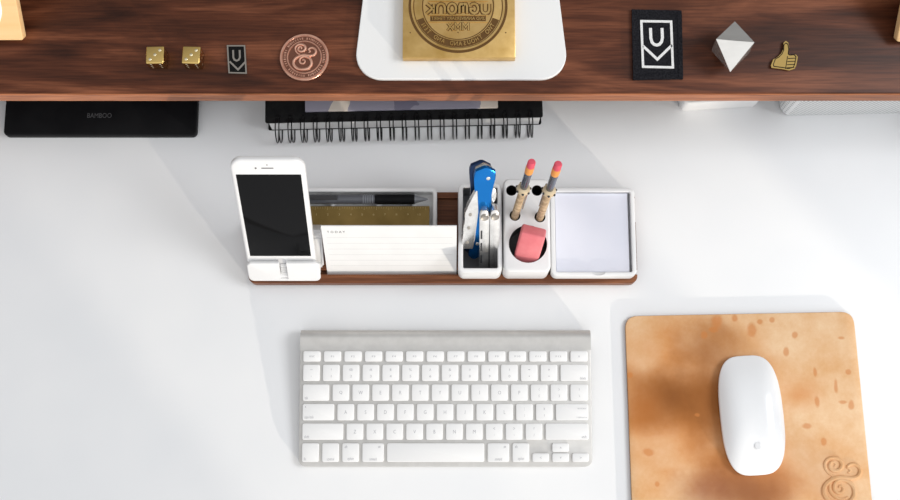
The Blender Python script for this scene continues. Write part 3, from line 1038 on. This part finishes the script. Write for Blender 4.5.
# pink eraser
ce = at(529, 244, zpb)
er = None
bm = BM()
box(bm, -.0118, .0118, -.0075, .0075, -.016, .021, .0022, 3)
d_up = Vector((.18, .62, .76)).normalized()
o = finish('eraser', bm, M['pink'])
mt = Matrix.Identity(3)
zax = d_up; xax = Vector((1, -.22, 0)); xax = (xax - zax * xax.dot(zax)).normalized(); yax = zax.cross(xax)
R3 = Matrix((xax, yax, zax)).transposed()
o.rotation_euler = R3.to_euler()
o.location = (ce.x, ce.y - .003, zpb - .001)
tag(o, 'pink rubber eraser leaning in the large hole of the white block', 'eraser')

# memo tray + paper
MH = .016; zm = BZ + MH
x0, x1 = at(551.5, 270, zm).x, at(637, 270, zm).x
yB = at(590, 187.5, zm).y
mt_ = thing('memo_tray', 'square white paper tray at the right end of the walnut base', 'paper tray', (x0, MF, BZ))
bm = BM(); open_box(bm, 0, x1 - x0, 0, yB - MF, .006, 0, MH, .0044, .004, mi_in=0)
o = finish('tray_body', bm, [M['white'], M['white']], mt_)
pn = at(598.5, 272, zm)
bmc = BM(); bmesh.ops.create_uvsphere(bmc, u_segments=32, v_segments=16, radius=.0085, matrix=T((pn.x - x0, .0052, MH + .0025)) @ Matrix.Diagonal((1, .62, .62, 1)))
cu_ = finish('cutter', bmc, M['white']); cu_.parent = mt_
boolean(o, [cu_])
bm = BM()
ix0, ix1, iy0, iy1 = .0050, x1 - x0 - .0068, .0050, yB - MF - .0050
nx = 24
top = []; bot = []
for i in range(nx + 1):
    t = i / nx
    x = ix0 + (ix1 - ix0) * t
    zz = .0125 + .0012 * max(0, (t - .9) / .1) ** 2 - .0006 * max(0, (t - .9) / .1)
    top.append((bm.verts.new((x, iy0, zz)), bm.verts.new((x, iy1, zz - .0004 * t))))
    bot.append((bm.verts.new((x, iy0, .0042)), bm.verts.new((x, iy1, .0042))))
for i in range(nx):
    for q in ((top[i][0], top[i + 1][0], top[i + 1][1], top[i][1]), (bot[i][0], bot[i][1], bot[i + 1][1], bot[i + 1][0]),
              (top[i][0], bot[i][0], bot[i + 1][0], top[i + 1][0]), (top[i][1], top[i + 1][1], bot[i + 1][1], bot[i][1])):
        bm.faces.new(q)
bm.faces.new((top[0][0], top[0][1], bot[0][1], bot[0][0])); bm.faces.new((top[-1][0], bot[-1][0], bot[-1][1], top[-1][1]))
o = finish('paper_stack', bm, M['paper_blue'], loc=(x0, MF, BZ))
tag(o, 'stack of blank pale blue memo paper lying in the square white tray', 'paper')

# pen tray (behind the card)
TH = .016; ztr = BZ + TH
x0, x1 = at(300, 200, ztr).x, at(437, 200, ztr).x
yB = at(400, 187.5, ztr).y; yF = at(400, 231, ztr).y
pt = thing('pen_tray', 'long white tray behind the lined card holding a pen and a ruler', 'pen tray', (x0, yF, BZ))
bm = BM(); open_box(bm, 0, x1 - x0, 0, yB - yF, .006, 0, TH, .0042, .003, mi_in=0)
finish('tray_body', bm, [M['white'], M['white']], pt)
# ruler
zr = BZ + .0035
p0 = at(308, 206, zr + .0015); p1 = at(429.5, 206, zr + .0015)
ry1 = at(400, 206.0, zr + .009).y
rx1 = at(429.5, 210, zr + .009).x
rl = thing('ruler', 'brass ruler with fine marks lying in the white pen tray', 'ruler', (rx1, ry1, zr + .0075), (0, 0, .0))
bm = BM(); box(bm, -.128, 0, -.021, 0, 0, .0015, .0003, 1)
finish('ruler_body', bm, M['ruler_brass'], rl)
bm = BM()
for i in range(50):
    x = -.004 - i * .0024
    l = .0035 if i % 5 == 0 else .0020
    box(bm, x - .00015, x + .00015, -.0005 - l, -.0005, .0015, .00158)
for i in range(10):
    text_bm(bm, str(10 - i), .004, .00005, T((-.010 - i * .0112, -.0085, .00157)), fit=(None, .0020))
finish('marks', bm, M['tick'], rl, smooth=False)
# two low supports are the tray's own ribs, so the ruler rests level
for x in (.03, .075, .11):
    bm = BM(); box(bm, x, x + .004, .006, yB - yF - .006, .0028, .0110)
    finish('tray_rib', bm, M['white'], pt)
# pen
zpn = BZ + .0110 + .0050
pA = at(430, 199.3, zpn); 
pen = thing('pen', 'smoky grey click pen with black grip lying behind the brass ruler', 'pen', (pA.x - .002, pA.y, zpn), (0, PI / 2, PI))
def along(prof, m, nm):
    bm = BM(); lathe(bm, prof, 24)
    return finish(nm, bm, m, pen)
along([(.0006, 0), (.0016, .003), (.0036, .011), (.0043, .013)], M['smoke_light'], 'tip')
along([(.0046, .013), (.0050, .016), (.0050, .050), (.0046, .052)], M['black'], 'grip')
along([(.0045, .052), (.0046, .055), (.0046, .122), (.004, .125)], M['smoke'], 'barrel')
bm = BM()
for k in range(5): lathe(bm, [(.0044, .0535 + k * .0022), (.0049, .0540 + k * .0022), (.0049, .0546 + k * .0022), (.0044, .0551 + k * .0022)], 24)
finish('rings', bm, M['smoke_light'], pen)
bm = BM(); box(bm, -.0075, -.0062, -.0022, .0022, .088, .122, .0005, 1); box(bm, -.0075, -.004, -.0022, .0022, .118, .122, .0004, 1)
finish('clip', bm, M['dark'], pen)

# lined card, leaning back in the slot
lean = math.radians(27)
zc0 = .0062
cb = at(327, 272, zc0 + .006)
cw, chh = .127, .0765
card = thing('index_card', 'white lined card reading TODAY leaning upright in the walnut slot', 'card', (at(327, 271.5, BZ).x, a.y * 0 + (at(450, 285.3, 0).y + slot[0] + .0005), zc0), (-lean + PI / 2 + 0, 0, 0))
card.rotation_euler = (PI / 2 - lean, 0, 0)
bm = BM(); box(bm, 0, cw, 0, chh, -.0012, 0)
finish('paper_card', bm, M['paper'], card)
bm = BM()
for k in range(7):
    y = chh - .017 - k * .0088
    box(bm, .004, cw - .004, y - .0002, y + .0002, 0, .00006)
finish('ruled_line', bm, M['rule'], card)
bm = BM(); text_bm(bm, 'T O D A Y', .004, .00006, T((.0135, chh - .0085, .00005)), fit=(.0170, .0030))
finish('heading', bm, M['ink'], card, smooth=False)

# phone dock
dk_l, dk_r = at(248.5, 275, .02).x, at(320.5, 275, .02).x
dy = at(284, 283.2, BZ).y
ph_lean = math.radians(33.5)
sn, cs_ = math.sin(ph_lean), math.cos(ph_lean)
dock = thing('phone_dock', 'white phone stand at the left end of the walnut base', 'phone stand', (dk_l, dy, BZ))
DW = dk_r - dk_l
LH = .0255      # length of the front lip along the lean
f0 = .0035     # lip foot offset
g = .0038      # thickness of the lip
ph_t = .0072
def lean_pt(d, h): return (f0 + d * cs_ + h * sn, .002 + h * cs_ - d * sn)   # d: back from the front plane, h: up the lean
lip = [(f0, 0), (0.0012, .0008), (0, .003)] + [(lean_pt(0, LH)[0] - .001, lean_pt(0, LH)[1] - .001), lean_pt(.001, LH), lean_pt(g, LH - .0006), lean_pt(g, .004)]
zb = lean_pt(g, .004)[1]
q0 = lean_pt(g, .001)
bm = BM(); slab(bm, .0005, DW - .0005, f0 + .0015, .058, .006, 0, .0062, .001)
finish('stand_base', bm, M['white'], dock)
o = finish('front_lip', (lambda b: (slab(b, 0, DW, 0, LH, .0055, -g, 0, .0014, 8), b)[1])(BM()), M['white'], dock)
cx = DW / 2
bmc = BM(); box(bmc, cx - .0037, cx + .0037, .0035, LH + .01, -g - .001, .002)
c_ = finish('cutter', bmc, M['white'], dock)
boolean(o, [c_])
o.location = (0, f0 - .002, .0012); o.rotation_euler = (PI / 2 - ph_lean, 0, 0)
B0, B1 = lean_pt(g + ph_t + .0008, .004), lean_pt(g + ph_t + .0008, .046)
bm = BM()
prism_x(bm, [(B0[0], .005), B0, B1, (B1[0] + .007, B1[1] - .001), (.056, .014), (.0565, .005)], .001, DW + .003)
bmesh.ops.bevel(bm, geom=bm.edges[:], offset=.002, segments=3, affect='EDGES')
finish('backrest', bm, M['white'], dock)
for k in range(5):
    q = lean_pt(.0030, .005 + k * .0030)
    bm = BM(); box(bm, cx - .0030, cx + .0030, q[0] - .002, q[0] + .0012, q[1] - .0004, q[1] + .0009, .0002, 1)
    finish('groove_rib', bm, M['white'], dock)

# phone
q = lean_pt(g + .0002, .0112)
PW, PL = .067, .1395
pcx = at(281.5, 262, .03).x
phone = thing('smartphone', 'white smartphone with a black screen leaning in the white stand', 'phone', (pcx, dy + q[0], BZ + q[1]), (PI / 2 - ph_lean, 0, 0))
bm = BM(); slab(bm, -PW / 2, PW / 2, 0, PL, .0105, -ph_t, 0, .0026, 10, bs=5)
finish('phone_body', bm, M['white'], phone)
bm = BM(); slab(bm, -.0293, .0293, .0175, .1225, .0004, -.0004, .00012, .00005, 2)
finish('screen', bm, M['screen'], phone)
bm = BM(); lathe(bm, [(.0054, -.0003), (.0054, .0002), (.0048, .0002), (.0044, .00005), (.0002, 0.00002)], 40, mtx=T((0, .0089, 0)))
finish('home_button', bm, M['rule'], phone)
bm = BM(); slab(bm, -.0055, .0055, .1295, .1305, .00045, -.0003, .0001, .00004, 4)
finish('earpiece', bm, M['dark'], phone)
bm = BM(); lathe(bm, [(.0009, -.0003), (.0009, .0001), (.0002, .0001)], 16, mtx=T((-.0105, .130, 0)))
finish('front_camera', bm, M['dark'], phone)
bm = BM(); lathe(bm, [(.0006, -.0003), (.0006, .0001), (.0002, .0001)], 12, mtx=T((0, .1338, 0)))
finish('sensor', bm, M['dark'], phone)

# ------------------------------------------------------------------ pocket tools in the cup
def lean_thing(name, label, cat, bot_px, top_px, length, zbot, twist=0.0, group=None):
    """a long object standing at bot_px (height zbot) whose far end shows at top_px; its Y axis is its length, Z its face"""
    b0 = at(*bot_px, zbot)
    best = None
    for i in range(600):
        zt = zbot + length * (i / 600)
        q = at(*top_px, zt)
        e = abs((q - b0).length - length)
        if best is None or e < best[0]: best = (e, q)
    yax = (best[1] - b0).normalized()
    fz = Vector((0, -math.sin(TILT), math.cos(TILT)))
    zax = (fz - yax * fz.dot(yax)).normalized()
    xax = yax.cross(zax)
    R = Matrix((xax, yax, zax)).transposed() @ Matrix.Rotation(twist, 3, 'Y')
    return thing(name, label, cat, b0, R.to_euler(), group)
cz = BZ + .005
# blue folding tool
t = lean_thing('pocket_knife', 'blue folding pocket tool with a rounded end sticking out of the white cup', 'pocket knife', (473, 255), (488, 164), .112, cz + .006, .22)
L_ = .112
def handle(bm, w, z0, z1, wave=.0, x=0):
    P = []
    n = 26
    for i in range(n + 1):
        s = i / n; y = s * L_
        ww = w * (.60 + .16 * math.sin(PI * min(1, s * 1.05) * .9) + .46 * max(0, (s - .72) / .28) * (1 - .25 * max(0, (s - .9) / .1)))
        if s > .93: ww *= math.sqrt(max(.02, 1 - ((s - .93) / .07) ** 2))
        if s < .05: ww *= math.sqrt(max(.05, 1 - ((.05 - s) / .05) ** 2))
        P.append((x + wave * math.sin(PI * 1.6 * s), y, ww))
    prism(bm, [(p[0] + p[2], p[1]) for p in P] + [(p[0] - p[2], p[1]) for p in reversed(P)], z0, z1, bev=.0009)
bm = BM(); handle(bm, .0104, .0020, .0062, .0024)
finish('handle_scale', bm, M['blue'], t)
bm = BM(); handle(bm, .0104, -.0062, -.0020, .0024, x=-.0030)
finish('handle_scale', bm, M['blue_dark'], t)
bm = BM(); handle(bm, .0088, -.0019, .0019, .0024, x=-.001)
finish('blade_stack', bm, M['silver'], t)
bm = BM(); lathe(bm, [(.0068, .0008), (.0068, .0024), (.0060, .0030), (.0003, .0031)], 28, mtx=T((.0078, .076, 0)) @ Matrix.Diagonal((.7, 1.5, 1, 1)))
finish('thumb_lever', bm, M['silver'], t)
for y in (.100, .020):
    bm = BM(); lathe(bm, [(.0022, .0054), (.0022, .0061), (.0016, .0063), (.0002, .0063)], 16, mtx=T((.001, y, 0)))
    finish('rivet', bm, M['silver'], t)
# silver flat tool at the left
t = lean_thing('flat_tool', 'silver notched flat tool at the left inside the white cup', 'pocket tool', (467.5, 247), (474.5, 187), .072, cz + .024, .18)
bm = BM()
P = [(-.006, 0), (.0048, 0), (.0055, .01), (.0058, .045), (.003, .069), (.0015, .070), (-.0005, .064), (-.0052, .05), (-.0052, .046), (-.0066, .045), (-.0066, .038), (-.0054, .037), (-.0054, .031), (-.0068, .030), (-.0068, .022), (-.0055, .021), (-.0055, .014), (-.0068, .013)]
prism(bm, P, -.003, .003, bev=.0006)
finish('tool_body', bm, M['silver'], t)
for y in (.008, .026, .042):
    bm = BM(); lathe(bm, [(.0016, .0025), (.0016, .0036), (.0002, .0037)], 14, mtx=T((-.0015, y, 0)))
    finish('rivet', bm, M['nickel'], t)
# silver multi-tool at the right front
t = lean_thing('multi_tool', 'silver multi tool with two round pivots at the right inside the white cup', 'multi-tool', (488.5, 267), (489.5, 207), .074, cz + .006, .05)
for sx_ in (-1, 1):
    bm = BM()
    P = []
    for px_, py_ in ((-.0044, 0), (.0044, 0), (.0046, .05), (.0046, .066), (.0040, .0705), (.0022, .0735), (0, .0742), (-.0022, .0735), (-.0040, .0705), (-.0046, .066), (-.0046, .05)):
        P.append((px_ + sx_ * .0049, py_))
    prism(bm, P, -.005, .005, bev=.0010)
    finish('handle', bm, M['silver'], t)
    bm = BM(); lathe(bm, [(.0040, .0045), (.0040, .0054), (.0032, .0062), (.0016, .0057), (.0002, .0057)], 24, mtx=T((sx_ * .0049, .066, 0)))
    finish('pivot', bm, M['nickel'], t)
bm = BM()
for k in range(3): box(bm, -.0085, -.0068, .010 + k * .015, .020 + k * .015, .0049, .0052, 0)
box(bm, -.0003, .0003, 0, .06, .0040, .0052)
finish('groove', bm, M['dark'], t)

# ================================================================== KEYBOARD
KA = math.radians(5.0)
kf = at(445, 466.2, .006)
KW, KD, KT = .281, .131, .0055
kxc = at(445.5, 400, .010).x
kb = thing('keyboard', 'slim silver keyboard with white keys on the white desk', 'keyboard', (kxc, kf.y, .0008), (KA, 0, 0))
bm = BM()
slab(bm, -KW / 2, KW / 2, 0, KD - .006, .007, 0, KT, .0006)
finish('keyboard_body', bm, M['alu'], kb)
bm = BM()
prof = [(KD - .018, KT - .0002)]
cyy, czz, rr_ = KD - .0085, -.0025, .0082
arc = [(cyy + rr_ * math.cos(t), czz + rr_ * math.sin(t)) for t in [math.radians(100 - i * 10) for i in range(29)]]
prof = [(KD - .020, KT + .0001)] + arc + [(KD - .020, 0)]
prism_x(bm, prof, -KW / 2, KW / 2)
finish('battery_tube', bm, M['alu'], kb)

rows = []
def K(u0, u1, v0, v1, lg, kind='c'): rows.append((u0, u1, v0, v1, lg, kind))
FV = (21.0, 31.0)
fl = ['esc', 'F1', 'F2', 'F3', 'F4', 'F5', 'F6', 'F7', 'F8', 'F9', 'F10', 'F11', 'F12', '^']
for i in range(14): K(3.5 + 19.8 * i, 3.5 + 19.8 * i + 16.6, *FV, fl[i], 's')
p_ = 19.05; kw = 16.0
r1 = ['~\n`', '!\n1', '@\n2', '#\n3', '$\n4', '%\n5', '^\n6', '&\n7', '*\n8', '(\n9', ')\n0', '_\n-', '+\n=']
for i, s in enumerate(r1): K(3.5 + p_ * i, 3.5 + p_ * i + kw, 33.9, 49.6, s, 'd')
K(251.2, 277.5, 33.9, 49.6, 'delete', 'r')
K(3.5, 28.7, 52.8, 68.5, 'tab', 'l')
for i, s in enumerate(['Q', 'W', 'E', 'R', 'T', 'Y', 'U', 'I', 'O', 'P', '{\n[', '}\n]', '|\n\\']): K(32.0 + p_ * i, 32.0 + p_ * i + (kw if i < 12 else 16.9), 52.8, 68.5, s, 'd' if '\n' in s else 'c')
K(3.5, 33.7, 71.4, 87.1, 'caps lock', 'l')
for i, s in enumerate(['A', 'S', 'D', 'F', 'G', 'H', 'J', 'K', 'L', ':\n;', '"\n\'']): K(36.8 + p_ * i, 36.8 + p_ * i + kw, 71.4, 87.1, s, 'd' if '\n' in s else 'c')
K(246.4, 277.5, 71.4, 87.1, 'enter\nreturn', 'r')
K(3.5, 42.6, 90.0, 105.5, 'shift', 'l')
for i, s in enumerate(['Z', 'X', 'C', 'V', 'B', 'N', 'M', '<\n,', '>\n.', '?\n/']): K(45.8 + p_ * i, 45.8 + p_ * i + kw, 90.0, 105.5, s, 'd' if '\n' in s else 'c')
K(236.4, 277.5, 90.0, 105.5, 'shift', 'r')
V5 = (108.7, 126.4)
K(3.5, 19.5, *V5, 'fn', 'l'); K(22.7, 38.7, *V5, 'control', 'b'); K(41.9, 57.9, *V5, 'option', 'b'); K(61.1, 81.5, *V5, 'command', 'b')
K(84.7, 177.6, *V5, '', 'c')
K(180.8, 201.4, *V5, 'command', 'b'); K(204.6, 220.6, *V5, 'option', 'b')
K(223.6, 239.4, 118.2, 126.4, '<', 's'); K(242.6, 258.6, 108.7, 117.0, '^', 's'); K(242.6, 258.6, 118.2, 126.4, 'v', 's'); K(261.7, 277.5, 118.2, 126.4, '>', 's')
kmesh = {}
for (u0, u1, v0, v1, lg, kind) in rows:
    w_, h_ = (u1 - u0) / 1000, (v1 - v0) / 1000
    cx_, cy_ = -KW / 2 + (u0 + u1) / 2000, KD - (v0 + v1) / 2000
    key = (round(w_, 5), round(h_, 5))
    if key not in kmesh:
        bm = BM(); slab(bm, -w_ / 2, w_ / 2, -h_ / 2, h_ / 2, .0016, 0, .0022, .0005, 4, bs=2)
        o = finish('key', bm, M['key'], kb); kmesh[key] = o.data
    else:
        o = bpy.data.objects.new('key', kmesh[key]); COL.objects.link(o); o.parent = kb
    o.location = (cx_, cy_, KT)
    if not lg: continue
    bm = BM()
    zl = .00224
    def tx(s, x, y, h, w=None): text_bm(bm, s, .004, .00004, T((x, y, zl)), fit=(w, h))
    if kind == 'c': tx(lg, 0, 0, .0034)
    elif kind == 's': tx(lg, 0, 0, .0016 if len(lg) > 1 else .0018)
    elif kind == 'd':
        a_, b_ = lg.split('\n')
        tx(a_, 0, .0030, .0024 if a_ not in '~_' else .0007); tx(b_, 0, -.0032, .0024 if b_ not in '-=`,.' else .0008)
    else:
        if lg == 'enter\nreturn':
            tx('enter', w_ / 2 - .0060, .0035, .0014); tx('return', w_ / 2 - .0062, -.0050, .0014)
        else:
            ln = len(lg) * .00098
            x = {'l': -w_ / 2 + .0018 + ln / 2, 'r': w_ / 2 - .0018 - ln / 2, 'b': 0}[kind]
            tx(lg, x, -h_ / 2 + .0028, None, ln)
            if lg == 'caps lock': box(bm, -w_ / 2 + .0022, -w_ / 2 + .0032, h_ / 2 - .0034, h_ / 2 - .0024, .0021, zl)
            if lg == 'command': tx('#', w_ / 2 - .0042, h_ / 2 - .0035, .0022)
            if lg == 'option': tx('alt', -w_ / 2 + .0036, h_ / 2 - .0032, None, .0026)
    finish('legend', bm, M['legend'], o, smooth=False)

# ================================================================== MOUSE PAD + MOUSE
PZ = .0045
q = [at(625, 316, PZ), at(853.5, 311.5, PZ), at(875, 527, PZ), at(633, 531, PZ)]
def round_poly(Q, r, n=7):
    out = []
    m = len(Q)
    for i in range(m):
        p, a, b = Vector(Q[i][:2]), Vector(Q[i - 1][:2]), Vector(Q[(i + 1) % m][:2])
        da, db = (a - p).normalized(), (b - p).normalized()
        for k in range(n + 1):
            t = k / n
            out.append((p + da * r * (1 - t) ** 2 + db * r * t ** 2))
    return out
op = [(v.x, v.y) for v in round_poly(q, .013)]
pad = thing('mouse_pad', 'tan leather mouse pad with dark stains on the right of the desk', 'mouse pad', (0, 0, 0))
bm = BM()
cxp = sum(p[0] for p in op) / len(op); cyp = sum(p[1] for p in op) / len(op)
def ins(d, z): return [(cxp + (x - cxp) * (1 - d / .115), cyp + (y - cyp) * (1 - d / .10), z) for x, y in op]
rings = loft(bm, [ins(.0005, 0), ins(0, .0006), ins(0, PZ - .0010), ins(.0004, PZ - .0003), ins(.0012, PZ)])
bm.faces.ensure_lookup_table()
for f in bm.faces:
    if max(v.co.z for v in f.verts) <= PZ - .0009: f.material_index = 1
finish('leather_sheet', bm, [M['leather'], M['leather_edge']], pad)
ca = at(841.5, 480.5, PZ)
bm = BM(); amp(bm, ca.x, ca.y, .0432, .0021, PZ - .0001, .0022)
finish('embossed_ampersand', bm, M['leather'], pad)
pad_root = pad

ms_rot = math.radians(3.4)
mc = at(753, 414.5, .016)
mouse = thing('computer_mouse', 'smooth white low computer mouse on the tan leather pad', 'mouse', (mc.x, mc.y, PZ), (0, 0, ms_rot))
ML, MW_, MHh = .1145, .0590, .0185
def mouse_loop(s, zf, base=False):
    out = []
    for i in range(64):
        t = 2 * PI * i / 64
        c_, s_ = math.cos(t), math.sin(t)
        e = 2 / 3.6
        x = math.copysign(abs(c_) ** e, c_) * MW_ / 2 * s
        y = math.copysign(abs(s_) ** (2 / 3.3), s_) * ML / 2 * s
        bar = 1 + .05 * (1 - (y / (ML / 2)) ** 2) - .03
        x *= bar
        arch = 1 - .52 * abs(y / (ML / 2)) ** 2.2
        z = .0016 + zf * MHh * arch
        out.append((x, y, z))
    return out
bm = BM()
L = [[(x * .93, y * .95, .0006) for x, y, z in mouse_loop(1, 0)], mouse_loop(.985, 0.02), mouse_loop(1.0, .22), mouse_loop(.995, .38)]
for i in range(1, 10):
    t = i / 10
    s = math.cos(t * PI / 2) ** .62
    L.append(mouse_loop(.995 * s, .38 + .62 * (1 - s ** 3.4)))
L.append(mouse_loop(.03, 1.0))
loft(bm, L)
finish('shell', bm, M['mouse_white'], mouse, sharp=60)
bm = BM()
def mz(y): return .0016 + MHh * (1 - .52 * abs(y / (ML / 2)) ** 2.2)
yl0 = -.030
P = [(0, .0030), (.0016, .0036), (.0030, .0026), (.0024, .0008), (.0030, -.0012), (.0018, -.0034), (0, -.0030), (-.0018, -.0034), (-.0032, -.0008), (-.0031, .0020), (-.0016, .0036)]
prism(bm, [(x * .9, yl0 + y * .9) for x, y in P], mz(yl0) - .0012, mz(yl0) + .0001)
P = [(.0002, .0042), (.0014, .0052), (.0016, .0062), (.0004, .0054)]
prism(bm, [(x * .9, yl0 + y * .9) for x, y in P], mz(yl0) - .0012, mz(yl0) + .00005)
finish('logo', bm, mat('logo_grey', (.80, .81, .82), .25), mouse, smooth=False)
bm = BM(); 
for x in (-.019, .019): slab(bm, x - .002, x + .002, -.045, .045, .0018, 0, .0022, .0004, 4)
finish('runner', bm, M['dark'], mouse)
